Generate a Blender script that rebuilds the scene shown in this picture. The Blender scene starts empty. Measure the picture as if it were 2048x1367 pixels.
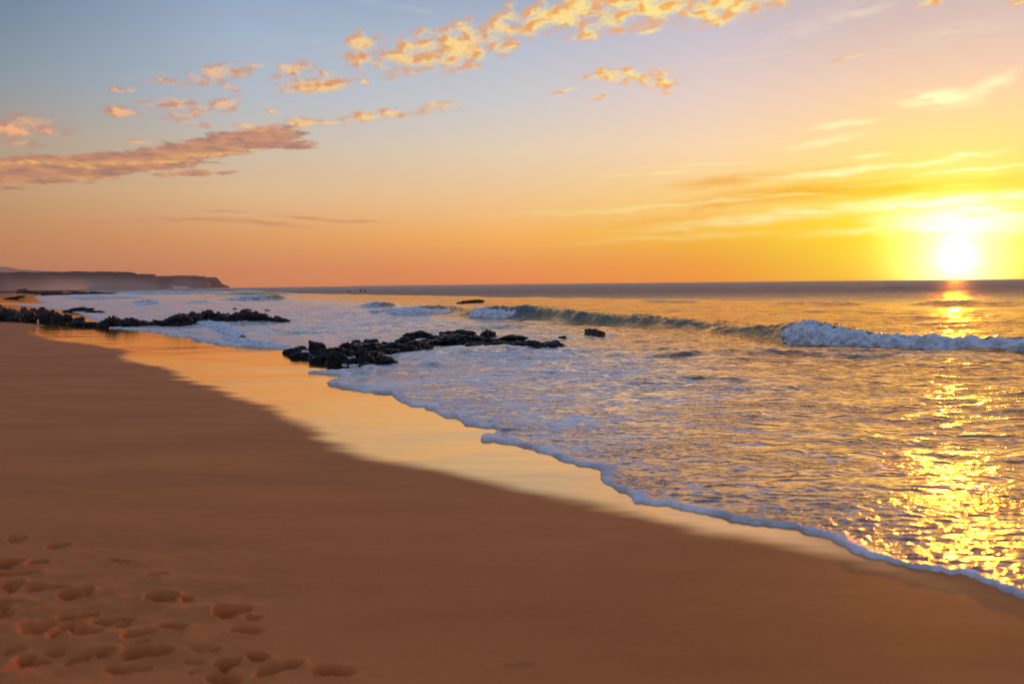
import bpy, math, random
import numpy as np
from mathutils import Vector, Matrix
C = bpy.context.scene.collection
rad = math.radians

# ------------------------------------------------------------------ camera
F = 1607.0            # focal length in pixels of the 2048 px wide frame
CAMH = 2.0
PITCH, ROLL = rad(-4.15), rad(0.585)
fwd = Vector((0, math.cos(PITCH), math.sin(PITCH)))
up0 = Vector((0, -math.sin(PITCH), math.cos(PITCH)))
X = Vector((1, 0, 0))
cr = X * math.cos(ROLL) - up0 * math.sin(ROLL)
cu = up0 * math.cos(ROLL) + X * math.sin(ROLL)
cam_d = bpy.data.cameras.new('camera')
cam = bpy.data.objects.new('camera', cam_d)
C.objects.link(cam)
cam.matrix_world = Matrix(((cr.x, cu.x, -fwd.x, 0), (cr.y, cu.y, -fwd.y, 0), (cr.z, cu.z, -fwd.z, CAMH), (0, 0, 0, 1)))
cam_d.sensor_width = 36.0
cam_d.lens = 36.0 * F / 2048.0
cam_d.clip_start = 0.1
cam_d.clip_end = 60000
cam_d.dof.use_dof = True
cam_d.dof.focus_distance = 16.0
cam_d.dof.aperture_fstop = 1.2
bpy.context.scene.camera = cam
sc = bpy.context.scene
sc.view_settings.view_transform = 'Standard'
sc.view_settings.look = 'None'
sc.view_settings.exposure = 0.0
sc.view_settings.gamma = 1.0
sc.render.engine = 'CYCLES'
sc.cycles.max_bounces = 6
sc.cycles.volume_bounces = 0
sc.cycles.sample_clamp_indirect = 4.0
sc.cycles.use_adaptive_sampling = True
sc.cycles.adaptive_threshold = 0.015

def ray(u, v):
    d = fwd * F + cr * (u - 1024.0) + cu * (683.5 - v)
    return d.normalized()
def ground(u, v, z=0.0):
    d = ray(u, v)
    t = (z - CAMH) / min(d.z, -1e-5)
    return (d.x * t, d.y * t)
def azel(u, v):
    d = ray(u, v)
    return math.degrees(math.atan2(d.x, d.y)), math.degrees(math.asin(d.z))
def hor(u):
    return 683.5 - F * math.tan(-PITCH) - math.tan(ROLL) * (u - 1024.0)
def lin(r, g, b):
    f = lambda c: (c / 255 / 12.92) if c / 255 <= 0.04045 else ((c / 255 + 0.055) / 1.055) ** 2.4
    return (f(r), f(g), f(b), 1.0)

# ------------------------------------------------------------------ node helpers
class NT:
    def __init__(s, nt): s.nt = nt; s.n = nt.nodes; s.l = nt.links
    def new(s, t, **k):
        o = s.n.new(t)
        for a, b in k.items(): setattr(o, a, b)
        return o
    def put(s, sock, v):
        if v is None: return
        if isinstance(v, bpy.types.NodeSocket): s.l.new(v, sock)
        else:
            if hasattr(sock.default_value, '__len__') and len(sock.default_value) == 4 and len(v) == 3: v = (*v, 1)
            sock.default_value = v
    def math(s, op, a, b=None, c=None, clamp=False):
        o = s.new('ShaderNodeMath', operation=op); o.use_clamp = clamp
        s.put(o.inputs[0], a); s.put(o.inputs[1], b); s.put(o.inputs[2], c)
        return o.outputs[0]
    def vmath(s, op, a, b=None):
        o = s.new('ShaderNodeVectorMath', operation=op)
        s.put(o.inputs[0], a); s.put(o.inputs[1], b)
        return o.outputs['Value'] if op in ('LENGTH', 'DOT_PRODUCT', 'DISTANCE') else o.outputs['Vector']
    def mr(s, v, a, b, c=0.0, d=1.0, smooth=True):
        o = s.new('ShaderNodeMapRange'); o.interpolation_type = 'SMOOTHSTEP' if smooth else 'LINEAR'
        s.put(o.inputs[0], v); s.put(o.inputs[1], a); s.put(o.inputs[2], b); s.put(o.inputs[3], c); s.put(o.inputs[4], d)
        return o.outputs[0]
    def mix(s, f, a, b, mode='MIX'):
        o = s.new('ShaderNodeMix', data_type='RGBA'); o.blend_type = mode
        s.put(o.inputs[0], f); s.put(o.inputs[6], a); s.put(o.inputs[7], b)
        return o.outputs[2]
    def mixf(s, f, a, b):
        o = s.new('ShaderNodeMix', data_type='FLOAT')
        s.put(o.inputs[0], f); s.put(o.inputs[2], a); s.put(o.inputs[3], b)
        return o.outputs[0]
    def noise(s, vec, scale, detail=4, rough=0.55, dist=0.0, out='Fac'):
        o = s.new('ShaderNodeTexNoise')
        s.put(o.inputs['Vector'], vec); o.inputs['Scale'].default_value = scale
        o.inputs['Detail'].default_value = detail; o.inputs['Roughness'].default_value = rough
        o.inputs['Distortion'].default_value = dist
        return o.outputs[out]
    def mapping(s, vec, loc=(0, 0, 0), rot=(0, 0, 0), sca=(1, 1, 1), typ='POINT'):
        o = s.new('ShaderNodeMapping', vector_type=typ)
        s.put(o.inputs[0], vec)
        o.inputs[1].default_value = loc
        if typ == 'POINT' or typ == 'TEXTURE':
            pass
        o.inputs['Rotation'].default_value = rot; o.inputs['Scale'].default_value = sca
        return o.outputs[0]
    def ramp(s, f, stops):
        o = s.new('ShaderNodeValToRGB'); e = o.color_ramp.elements
        e[0].position, e[0].color = stops[0]
        e[1].position, e[1].color = stops[1]
        for p, c in stops[2:]:
            x = e.new(p); x.color = c
        s.put(o.inputs[0], f)
        return o.outputs[0]

# ------------------------------------------------------------------ sky
SUN_AZ, SUN_EL = azel(1914, 514)
w = bpy.data.worlds.new('World'); sc.world = w; w.use_nodes = True
T = NT(w.node_tree)
for n in list(T.n): T.n.remove(n)
tc = T.new('ShaderNodeTexCoord').outputs['Generated']
tc = T.vmath('NORMALIZE', tc)
sx = T.new('ShaderNodeSeparateXYZ'); T.put(sx.inputs[0], tc)
DEG = 180 / math.pi
az = T.math('MULTIPLY', T.math('ARCTAN2', sx.outputs[0], sx.outputs[1]), DEG)
el = T.math('MULTIPLY', T.math('ARCSINE', sx.outputs[2]), DEG)
cx = T.new('ShaderNodeCombineXYZ'); T.put(cx.inputs[0], az); T.put(cx.inputs[1], el)
P = cx.outputs[0]
# colour by elevation, at several distances in azimuth from the sun
daz = T.math('ABSOLUTE', T.math('SUBTRACT', az, SUN_AZ))
elp = T.math('POWER', T.math('MAXIMUM', T.math('DIVIDE', el, 90.0), 0.0), 0.5)
def E(e): return (max(e, 0) / 90.0) ** 0.5
top = [(E(27), lin(128, 148, 180)), (E(45), lin(124, 148, 190)), (E(90), lin(116, 142, 190))]
top_w = [(E(27), lin(176, 160, 166)), (E(45), lin(138, 150, 182)), (E(90), lin(116, 142, 190))]
def col(stops, top=top): return T.ramp(elp, [(E(e), lin(*c)) for e, c in stops] + top)
c0 = col([(0, (255, 176, 10)), (1.5, (255, 212, 0)), (3.4, (255, 216, 20)), (6.2, (255, 218, 105)), (9.3, (255, 214, 150)), (12.5, (242, 202, 178)), (16, (214, 188, 184)), (19, (196, 178, 180))], top_w)
c1 = col([(0, (255, 150, 36)), (1.2, (255, 166, 34)), (3.4, (255, 194, 52)), (6.2, (255, 213, 132)), (9.3, (250, 215, 178)), (12.5, (232, 207, 197)), (16, (206, 195, 205)), (19, (184, 182, 198))], top_w)
c2 = col([(0, (240, 136, 72)), (1.2, (250, 154, 74)), (3.4, (255, 184, 92)), (6.2, (244, 200, 146)), (9.3, (230, 208, 180)), (12.5, (206, 203, 204)), (16, (184, 192, 206)), (19, (160, 174, 196))])
c3 = col([(0, (210, 128, 84)), (1.2, (218, 136, 84)), (3.4, (228, 160, 98)), (6.2, (226, 186, 142)), (9.3, (205, 190, 172)), (12.5, (180, 188, 198)), (16, (164, 180, 200)), (19, (146, 167, 194))])
c4 = col([(0, (184, 116, 78)), (1.2, (188, 120, 78)), (3.4, (198, 138, 92)), (6.2, (196, 158, 118)), (9.3, (170, 158, 142)), (12.5, (140, 152, 162)), (16, (116, 136, 156)), (19, (98, 120, 146))])
c5 = col([(0, (140, 116, 120)), (1.2, (156, 126, 130)), (3.4, (168, 140, 142)), (6.2, (168, 150, 158)), (9.3, (156, 154, 170)), (12.5, (144, 154, 178)), (16, (134, 152, 182)), (19, (128, 148, 182))])
sky = T.mix(T.mr(daz, 4, 15, smooth=False), c0, c1)
sky = T.mix(T.mr(daz, 15, 29, smooth=False), sky, c2)
sky = T.mix(T.mr(daz, 29, 47, smooth=False), sky, c3)
sky = T.mix(T.mr(daz, 47, 61, smooth=False), sky, c4)
sky = T.mix(T.mr(daz, 75, 140, smooth=False), sky, c5)
# physical sky added lightly over the measured colours
nish = T.new('ShaderNodeTexSky'); nish.sky_type = 'NISHITA'; nish.sun_disc = False
nish.sun_elevation = rad(max(SUN_EL, 1.0)); nish.sun_rotation = rad(SUN_AZ)
nish.dust_density = 3.0
sky = T.mix(0.05, sky, T.vmath('MULTIPLY', nish.outputs[0], (0.1, 0.1, 0.1)), 'ADD')

def blobs(lst, soft=0.0):
    """highest of many soft ellipses (photo pixels turned into directions), chained one after another"""
    out = None; vec = Pw
    for b in lst:
        px, py, rx, ry = b[:4]; rot = b[4] if len(b) > 4 else 0; amp = b[5] if len(b) > 5 else 1.0
        a0, e0 = azel(px, py)
        a1 = azel(px + rx, py)[0]; e1 = azel(px, py - ry)[1]
        m = T.mapping(vec, loc=(a0, e0, 0), rot=(0, 0, rad(rot)), sca=(abs(a1 - a0), abs(e1 - e0), 1e6), typ='TEXTURE')
        f = T.mr(T.vmath('LENGTH', m), 0.0, 1.25, amp, 0.0)
        out = f if out is None else T.math('MAXIMUM', out, f)
        cb = T.new('ShaderNodeCombineXYZ'); T.put(cb.inputs[0], PwX); T.put(cb.inputs[1], PwY); T.put(cb.inputs[2], out)
        vec = cb.outputs[0]
    return out
# clouds: lightly warped direction space
wn = T.noise(T.mapping(P, sca=(0.35, 0.8, 1)), 1.0, 4, 0.6, out='Color')
Pw = T.vmath('ADD', P, T.vmath('MULTIPLY', T.vmath('SUBTRACT', wn, (0.5, 0.5, 0.5)), (2.2, 0.9, 0)))
_sp = T.new('ShaderNodeSeparateXYZ'); T.put(_sp.inputs[0], Pw); PwX, PwY = _sp.outputs[0], _sp.outputs[1]

# the glow round the sun
sd = T.new('ShaderNodeVectorMath', operation='DOT_PRODUCT')
T.put(sd.inputs[0], tc)
sv = (math.sin(rad(SUN_AZ)) * math.cos(rad(SUN_EL)), math.cos(rad(SUN_AZ)) * math.cos(rad(SUN_EL)), math.sin(rad(SUN_EL)))
sd.inputs[1].default_value = sv
ang = T.math('MULTIPLY', T.math('ARCCOSINE', T.math('MINIMUM', sd.outputs['Value'], 1.0)), DEG)
def gl(width, power=2.0):
    return T.math('EXPONENT', T.math('MULTIPLY', T.math('POWER', T.math('DIVIDE', ang, width), power), -1.0))
def addbig(base, f, c):
    o = T.new('ShaderNodeVectorMath', operation='SCALE'); o.inputs[0].default_value = c; T.put(o.inputs['Scale'], f)
    return T.vmath('ADD', base, o.outputs[0])
GLOW = addbig(addbig(addbig(addbig((0, 0, 0), gl(6.5, 1.3), (0.36, 0.38, 0.0)), gl(3.0, 1.8), (0.9, 0.85, 0.16)), gl(2.3, 1.6), (2.1, 1.8, 1.0)), gl(0.95, 2.0), (12.0, 6.0, 0.9))

fl = [(722, 98, 55, 34, 25), (840, 104, 130, 46, 14, 1.05), (925, 92, 90, 52, 22, 1.1), (1005, 66, 66, 48, 40), (1130, 24, 180, 40, 16, 1.15), (1310, 10, 150, 46, 6, 1.15), (1460, 10, 140, 42, 4, 1.1),
      (1210, 54, 90, 22, 12), (1020, 92, 40, 22, 40, .9), (1170, 78, 40, 12, 5, .8), (1300, 66, 40, 10, 10, .75),
      (585, 140, 52, 17, 14), (635, 168, 90, 24, 8), (730, 167, 14, 9, 0), (430, 152, 90, 26, 14, .95), (510, 133, 30, 8, 5, .8), (455, 175, 26, 11, 0, .8), (335, 162, 60, 10, 8, .6),
      (242, 226, 46, 13, 0), (230, 178, 28, 12, -10), (266, 180, 20, 8, 0, .9), (345, 207, 80, 15, 5, .8), (440, 213, 62, 18, 12, .9), (180, 216, 14, 8, 0, .8), (340, 232, 60, 9, 0, .75), (383, 229, 22, 12, 20, .85),
      (606, 246, 60, 12, 3), (660, 246, 50, 9, 4, .8), (750, 230, 86, 14, 8, .9), (865, 218, 76, 15, 6, .75), (550, 225, 16, 6, 0, .8), (512, 250, 60, 9, 0, .8),
      (1265, 155, 100, 17, -3), (1330, 166, 50, 13, 6, .9), (1205, 150, 20, 14, 0, .9), (1133, 184, 42, 7, 8, .85), (1195, 196, 30, 5, 2, .85), (1335, 184, 14, 5, 0, .8),
      (70, 250, 85, 21, -5), (10, 256, 60, 30, 0), (40, 283, 50, 10, 2, .9), (385, 249, 52, 9, -5, .85), (290, 284, 40, 6, 0, .8), (1860, 4, 30, 8, 0, .8), (2040, 6, 40, 8, 0, .8), (1700, 113, 40, 5, 8, .7)]
def flecks(sky, lst):
    """small lit fleck clouds"""
    flm = blobs([(a, b, c * 1.12, d * 1.15, *r) for a, b, c, d, *r in lst])
    q = T.mapping(P, rot=(0, 0, rad(-16)), sca=(1.0, 1.8, 1))
    fn = T.noise(q, FS, 5, 0.51)
    fn2 = T.noise(T.vmath('ADD', q, (-0.34, 0.44, 0)), FS, 4, 0.51)
    den = T.math('ADD', flm, T.math('MULTIPLY', T.math('SUBTRACT', fn, 0.49), 2.9))
    fm = T.math('MULTIPLY', T.mr(den, 0.06, 1.06), T.mr(flm, 0.02, 0.30))
    lit = T.mr(T.math('ADD', T.math('SUBTRACT', fn2, fn), T.math('MULTIPLY', T.math('SUBTRACT', den, 0.85), 0.16)), -0.12, 0.07)
    hi = T.mix(T.mr(daz, 18, 58, smooth=False), lin(255, 232, 150), lin(246, 178, 128))
    mid = T.mix(T.mr(daz, 18, 58, smooth=False), lin(250, 172, 84), lin(190, 140, 126))
    return T.mix(T.math('MULTIPLY', fm, T.math('ADD', 0.68, T.math('MULTIPLY', T.mr(den, .5, 1.2), 0.30))), sky, T.mix(lit, mid, hi))
FS = 0.85
def pale(sky, lst):
    pal = blobs(lst)
    pn = T.noise(T.mapping(P, rot=(0, 0, rad(-12)), sca=(0.45, 1.9, 1)), 1.0, 5, 0.65, 0.6)
    palm = T.math('MULTIPLY', pal, T.mr(pn, 0.36, 0.66))
    return T.mix(T.math('MULTIPLY', palm, 0.55), sky, T.mix(T.mr(daz, 5, 50), lin(250, 222, 205), lin(190, 196, 212)))

# ---- left part of the sky
L = pale(sky, [(640, 86, 80, 12, 3, .5), (800, 14, 150, 9, -8, .5), (480, 78, 120, 10, 5, .3), (330, 150, 130, 14, 8, .3)])
thn = blobs([(660, 437, 130, 5, -4), (500, 440, 130, 4, -4), (400, 437, 130, 5, 0), (230, 443, 90, 4, 1), (450, 421, 60, 3, -2, .6), (500, 445, 160, 4, -3, .7)])
tn = T.noise(T.mapping(P, rot=(0, 0, rad(3)), sca=(0.3, 3.0, 1)), 1.0, 4, 0.6)
L = T.mix(T.math('MULTIPLY', T.math('MULTIPLY', thn, T.mr(tn, 0.25, 0.6)), 0.8), L, lin(196, 136, 96))
bank = blobs([(500, 280, 150, 34, 10, 1.1), (590, 290, 70, 16, 0, .8), (400, 300, 190, 30, 8, 1.1), (250, 325, 220, 30, 5, 1.15), (80, 338, 220, 38, 4, 1.2), (-60, 345, 200, 40, 3, 1.2), (380, 345, 120, 12, 3, .8),
              (-20, 270, 60, 16, 0, .4)])
bn = T.noise(T.mapping(P, rot=(0, 0, rad(-7)), sca=(0.55, 2.0, 1)), 1.0, 6, 0.6, 0.2)
bankm = T.mr(T.math('ADD', bank, T.math('MULTIPLY', T.math('SUBTRACT', bn, 0.5), 1.5)), 0.30, 0.66)
seam = blobs([(60, 329, 80, 7, 2), (150, 330, 60, 6, 2, .9), (300, 324, 130, 6, 5), (440, 310, 150, 7, 6, .8), (540, 300, 90, 5, 2, .8), (250, 352, 260, 5, 3, .5), (520, 262, 90, 7, -5, .5), (60, 367, 150, 4, 3, .5)])
sn = T.noise(T.mapping(P, rot=(0, 0, rad(-6)), sca=(1.2, 3.6, 1)), 1.0, 4, 0.6)
bcol = T.mix(T.mr(bn, 0.35, 0.68), lin(210, 144, 104), lin(160, 116, 104))
bcol = T.mix(T.math('MULTIPLY', seam, T.mr(sn, 0.36, 0.58)), bcol, lin(252, 184, 98))
L = T.mix(T.math('MULTIPLY', bankm, 0.88), L, bcol)
L = flecks(L, [f for f in fl if f[0] < 1060])
# ---- right part of the sky
veil = blobs([(1850, 376, 360, 24, -1, 1.3), (1600, 384, 300, 26, 3, 1.2), (1440, 364, 170, 16, 5, .9), (1425, 413, 75, 13, 6, .9), (1400, 452, 230, 9, 5, .5),
              (1340, 440, 220, 10, 3, .4), (1640, 340, 90, 6, 3, .5)])
vn = T.noise(T.mapping(P, rot=(0, 0, rad(-4)), sca=(0.22, 2.4, 1)), 1.0, 4, 0.6)
Rr = T.mix(T.math('MULTIPLY', T.math('MULTIPLY', veil, T.mr(vn, 0.30, 0.54)), 0.85), sky, T.mix(T.mr(daz, 0, 18), lin(255, 190, 0), lin(247, 172, 72)))
cir = blobs([(1880, 196, 100, 24, -4, 1.0), (1980, 168, 70, 20, 18, .75), (1690, 247, 80, 9, 3, .7), (1640, 285, 90, 11, 8, .65), (1740, 312, 60, 6, 0, .7),
             (1400, 331, 150, 4, 1, .45), (1300, 347, 120, 5, 0, .85), (1690, 343, 190, 8, 3, .8), (1900, 318, 130, 9, 4, .9), (1950, 340, 130, 4, 0, 1.0),
             (1560, 432, 420, 15, 5, .8), (1900, 402, 300, 15, 3, 1.5), (1925, 440, 210, 40, 0, 1.7), (1300, 414, 330, 6, 3, .7), (1960, 475, 80, 3, 0, .9),
             (1140, 420, 190, 5, 3, .35), (1350, 475, 300, 8, 2, .35), (1740, 460, 200, 10, 3, .5)])
cn = T.noise(T.mapping(P, rot=(0, 0, rad(-5)), sca=(0.30, 2.6, 1)), 1.0, 5, 0.62, 0.4)
cirm = T.math('MULTIPLY', cir, T.mr(cn, 0.28, 0.56))
Rr = T.mix(T.math('MULTIPLY', cirm, 0.9, clamp=True), Rr, T.mix(T.mr(daz, 2, 24), (1.25, 1.08, 0.62, 1), lin(255, 232, 150)))
Rr = pale(Rr, [(1640, 44, 130, 26, 16, 1), (1740, 18, 90, 20, 12, 1), (1880, 72, 190, 22, 3, .8), (1500, 114, 160, 6, 2, .4), (1700, 114, 60, 4, 6, .8), (1450, 42, 120, 12, 4, .5)])
Rr = flecks(Rr, [f for f in fl if f[0] > 700])
def bgd(c):
    o = T.new('ShaderNodeBackground'); T.put(o.inputs[0], c); o.inputs[1].default_value = 1.0; return o.outputs[0]
def mixsh(f, a, b):
    o = T.new('ShaderNodeMixShader'); T.put(o.inputs[0], f); T.l.new(a, o.inputs[1]); T.l.new(b, o.inputs[2]); return o.outputs[0]
plain = bgd(T.vmath('ADD', sky, GLOW))
cl = mixsh(T.math('GREATER_THAN', az, azel(880, 300)[0]), bgd(L), bgd(T.vmath('ADD', Rr, GLOW)))
# clouds stand only in this part of the sky
g = T.math('MULTIPLY', T.math('LESS_THAN', T.math('ABSOLUTE', T.math('SUBTRACT', el, 11.5)), 10.8), T.math('LESS_THAN', T.math('ABSOLUTE', az), 42.0))
wo = T.new('ShaderNodeOutputWorld'); T.l.new(mixsh(g, plain, cl), wo.inputs[0])
w.cycles.sampling_method = 'MANUAL'; w.cycles.sample_map_resolution = 512

sun_d = bpy.data.lights.new('sun', 'SUN'); sun = bpy.data.objects.new('sun', sun_d); C.objects.link(sun)
sun_d.energy = 0.9; sun_d.angle = rad(0.55); sun_d.color = (1.0, 0.29, 0.01)
_e = rad(SUN_EL + 1.2); sun.rotation_euler = Vector((math.sin(rad(SUN_AZ)) * math.cos(_e), math.cos(rad(SUN_AZ)) * math.cos(_e), math.sin(_e))).to_track_quat('Z', 'Y').to_euler()

# ------------------------------------------------------------------ numeric helpers
def _h(ix, iy, iz, seed):
    n = (ix.astype(np.int64) * 374761393 + iy.astype(np.int64) * 668265263 + iz.astype(np.int64) * 2147483647 + seed * 974634777) & 0xffffffff
    n = ((n ^ (n >> 13)) * 1274126177) & 0xffffffff
    n = n ^ (n >> 16)
    return n
def pn2(x, y, seed=0):
    x = np.asarray(x, np.float64); y = np.asarray(y, np.float64)
    xi = np.floor(x); yi = np.floor(y); fx = x - xi; fy = y - yi
    u = fx * fx * fx * (fx * (fx * 6 - 15) + 10); v = fy * fy * fy * (fy * (fy * 6 - 15) + 10)
    xi = xi.astype(np.int64); yi = yi.astype(np.int64); z = np.zeros_like(xi)
    def g(dx, dy):
        a = (_h(xi + dx, yi + dy, z, seed) & 1023) * (2 * math.pi / 1024)
        return np.cos(a) * (fx - dx) + np.sin(a) * (fy - dy)
    a = g(0, 0) * (1 - u) + g(1, 0) * u; b = g(0, 1) * (1 - u) + g(1, 1) * u
    return (a * (1 - v) + b * v) * 1.4
def pn3(p, seed=0):
    i = np.floor(p); f = p - i; i = i.astype(np.int64)
    u = f * f * f * (f * (f * 6 - 15) + 10)
    out = 0
    for dx in (0, 1):
        for dy in (0, 1):
            for dz in (0, 1):
                h = _h(i[:, 0] + dx, i[:, 1] + dy, i[:, 2] + dz, seed)
                a = (h & 1023) * (2 * math.pi / 1024); c = ((h >> 10) & 1023) / 511.5 - 1
                s = np.sqrt(np.maximum(0, 1 - c * c))
                g = np.cos(a) * s * (f[:, 0] - dx) + np.sin(a) * s * (f[:, 1] - dy) + c * (f[:, 2] - dz)
                out = out + g * (u[:, 0] if dx else 1 - u[:, 0]) * (u[:, 1] if dy else 1 - u[:, 1]) * (u[:, 2] if dz else 1 - u[:, 2])
    return out * 1.4
def fbm2(x, y, seed=0, o=4, g=0.5):
    s = 0; a = 1
    for k in range(o): s = s + a * pn2(x * 2 ** k + k * 7.3, y * 2 ** k - k * 3.1, seed + k); a *= g
    return s
def fbm3(p, seed=0, o=4, g=0.5):
    s = 0; a = 1
    for k in range(o): s = s + a * pn3(p * 2 ** k + k * 7.3, seed + k); a *= g
    return s
def sst(x, a, b):
    t = np.clip((x - a) / (b - a), 0, 1); return t * t * (3 - 2 * t)

def seg_dist(px, py, poly, cut=None):
    """distance to a polyline, position along it (0..n-1) and side (+ left of direction)"""
    poly = np.asarray(poly, float)
    best = np.full(px.shape, 1e18); par = np.zeros(px.shape); side = np.zeros(px.shape)
    for i in range(len(poly) - 1):
        a, b = poly[i], poly[i + 1]; d = b - a; L2 = max((d * d).sum(), 1e-12)
        if cut is not None:
            pass
        t = np.clip(((px - a[0]) * d[0] + (py - a[1]) * d[1]) / L2, 0, 1)
        ex = px - a[0] - t * d[0]; ey = py - a[1] - t * d[1]
        q = ex * ex + ey * ey
        m = q < best
        best = np.where(m, q, best); par = np.where(m, i + t, par)
        side = np.where(m, np.sign(d[0] * ey - d[1] * ex), side)
    return np.sqrt(best), par, side
def inside(px, py, poly):
    poly = np.asarray(poly, float); r = np.zeros(px.shape, bool); n = len(poly); j = n - 1
    for i in range(n):
        xi, yi = poly[i]; xj, yj = poly[j]
        if yi != yj:
            c = ((yi > py) != (yj > py)) & (px < (xj - xi) * (py - yi) / (yj - yi) + xi)
            r ^= c
        j = i
    return r

def link(o, parent=None):
    C.objects.link(o)
    if parent is not None: o.parent = parent
    return o
def mesh_np(name, V, Q, mat, attrs=None, parent=None, smooth=True):
    me = bpy.data.meshes.new(name)
    V = np.asarray(V, np.float32); Q = np.asarray(Q, np.int32)
    k = Q.shape[1]
    me.vertices.add(len(V)); me.vertices.foreach_set('co', V.ravel())
    me.loops.add(Q.size); me.loops.foreach_set('vertex_index', Q.ravel())
    me.polygons.add(len(Q)); me.polygons.foreach_set('loop_start', np.arange(0, Q.size, k, dtype=np.int32))
    me.update(calc_edges=True)
    me.polygons.foreach_set('use_smooth', np.full(len(Q), smooth))
    for a, v in (attrs or {}).items():
        at = me.attributes.new(a, 'FLOAT', 'POINT'); at.data.foreach_set('value', np.asarray(v, np.float32))
    if mat: me.materials.append(mat)
    return link(bpy.data.objects.new(name, me), parent)
def grid_faces(nr, nc, keep=None, closed=False):
    r, c = np.meshgrid(np.arange(nr - 1), np.arange(nc - 1), indexing='ij')
    a = r * nc + c
    Q = np.stack([a, a + 1, a + nc + 1, a + nc], -1).reshape(-1, 4)
    if keep is not None:
        k = keep.ravel(); Q = Q[k[Q].any(1)]
    return Q
def compact(V, Q, attrs):
    used = np.zeros(len(V), bool); used[Q.ravel()] = True
    idx = np.cumsum(used) - 1
    return V[used], idx[Q], {a: v[used] for a, v in attrs.items()}
def struct(o): o['kind'] = 'structure'; return o
def tag(o, label, cat, group=None):
    o['label'] = label; o['category'] = cat
    if group: o['group'] = group
    return o
def empty(name, loc):
    o = bpy.data.objects.new(name, None); o.location = loc; C.objects.link(o); return o

def material(name):
    m = bpy.data.materials.new(name); m.use_nodes = True
    t = NT(m.node_tree); b = t.n['Principled BSDF']
    return m, t, b
def attr(t, name):
    a = t.new('ShaderNodeAttribute'); a.attribute_name = name; return a.outputs['Fac']
def bump(t, h, strength, dist, normal=None):
    o = t.new('ShaderNodeBump'); t.put(o.inputs['Strength'], strength); t.put(o.inputs['Distance'], dist)
    t.put(o.inputs['Height'], h)
    if normal is not None: t.put(o.inputs['Normal'], normal)
    return o.outputs[0]

# ------------------------------------------------------------------ materials
def sheen_mix(t, b, tint, rough, normal, ior, weight, power=1.0):
    """clear water film over the body: tinted mirror weighted by Fresnel"""
    g = t.new('ShaderNodeBsdfGlossy'); t.put(g.inputs['Color'], tint); t.put(g.inputs['Roughness'], rough); t.put(g.inputs['Normal'], normal)
    f = t.new('ShaderNodeFresnel'); t.put(f.inputs['IOR'], ior); t.put(f.inputs['Normal'], normal)
    mx = t.new('ShaderNodeMixShader'); t.put(mx.inputs[0], t.math('MULTIPLY', t.math('POWER', f.outputs[0], power), weight, clamp=True))
    t.l.new(b.outputs[0], mx.inputs[1]); t.l.new(g.outputs[0], mx.inputs[2])
    t.l.new(mx.outputs[0], t.n['Material Output'].inputs['Surface'])
def m_sand():
    m, t, b = material('sand')
    co = t.new('ShaderNodeTexCoord').outputs['Object']
    wet = attr(t, 'wet')
    big = t.noise(t.mapping(co, rot=(0, 0, rad(20)), sca=(0.25, 0.9, 1)), 1.2, 5, 0.6)
    fine = t.noise(co, 60, 3, 0.6)
    dry = t.mix(t.mr(big, 0.3, 0.7), (0.56, 0.158, 0.040), (0.68, 0.198, 0.053))
    dry = t.mix(t.mr(fine, 0.35, 0.7, 0, 0.25), dry, (0.36, 0.10, 0.026))
    t.put(b.inputs['Base Color'], t.mix(wet, dry, (0.44, 0.16, 0.04)))
    t.put(b.inputs['Specular IOR Level'], t.mixf(wet, 0.25, 0.5))
    t.put(b.inputs['Specular Tint'], t.mix(wet, (1, .8, .6), (1.0, 0.72, 0.36)))
    streak = t.noise(t.mapping(co, rot=(0, 0, rad(8)), sca=(0.5, 2.2, 1)), 1.0, 5, 0.65)
    t.put(b.inputs['Roughness'], t.mixf(wet, 0.62, 0.3))
    t.put(b.inputs['IOR'], 1.25)
    n = bump(t, t.noise(co, 220, 2, 0.6), t.mixf(wet, 0.25, 0.0), 0.002)
    n = bump(t, t.noise(t.mapping(co, rot=(0, 0, rad(8)), sca=(0.8, 3.0, 1)), 1.6, 4, 0.55), t.mixf(wet, 0.05, 0.22), 0.02, n)
    t.put(b.inputs['Normal'], n)
    sheen_mix(t, b, (1.0, 0.69, 0.37, 1), t.mr(streak, 0.3, 0.7, 0.05, 0.12), n, 3.2, t.math('MULTIPLY', wet, 2.3))
    return m
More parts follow.
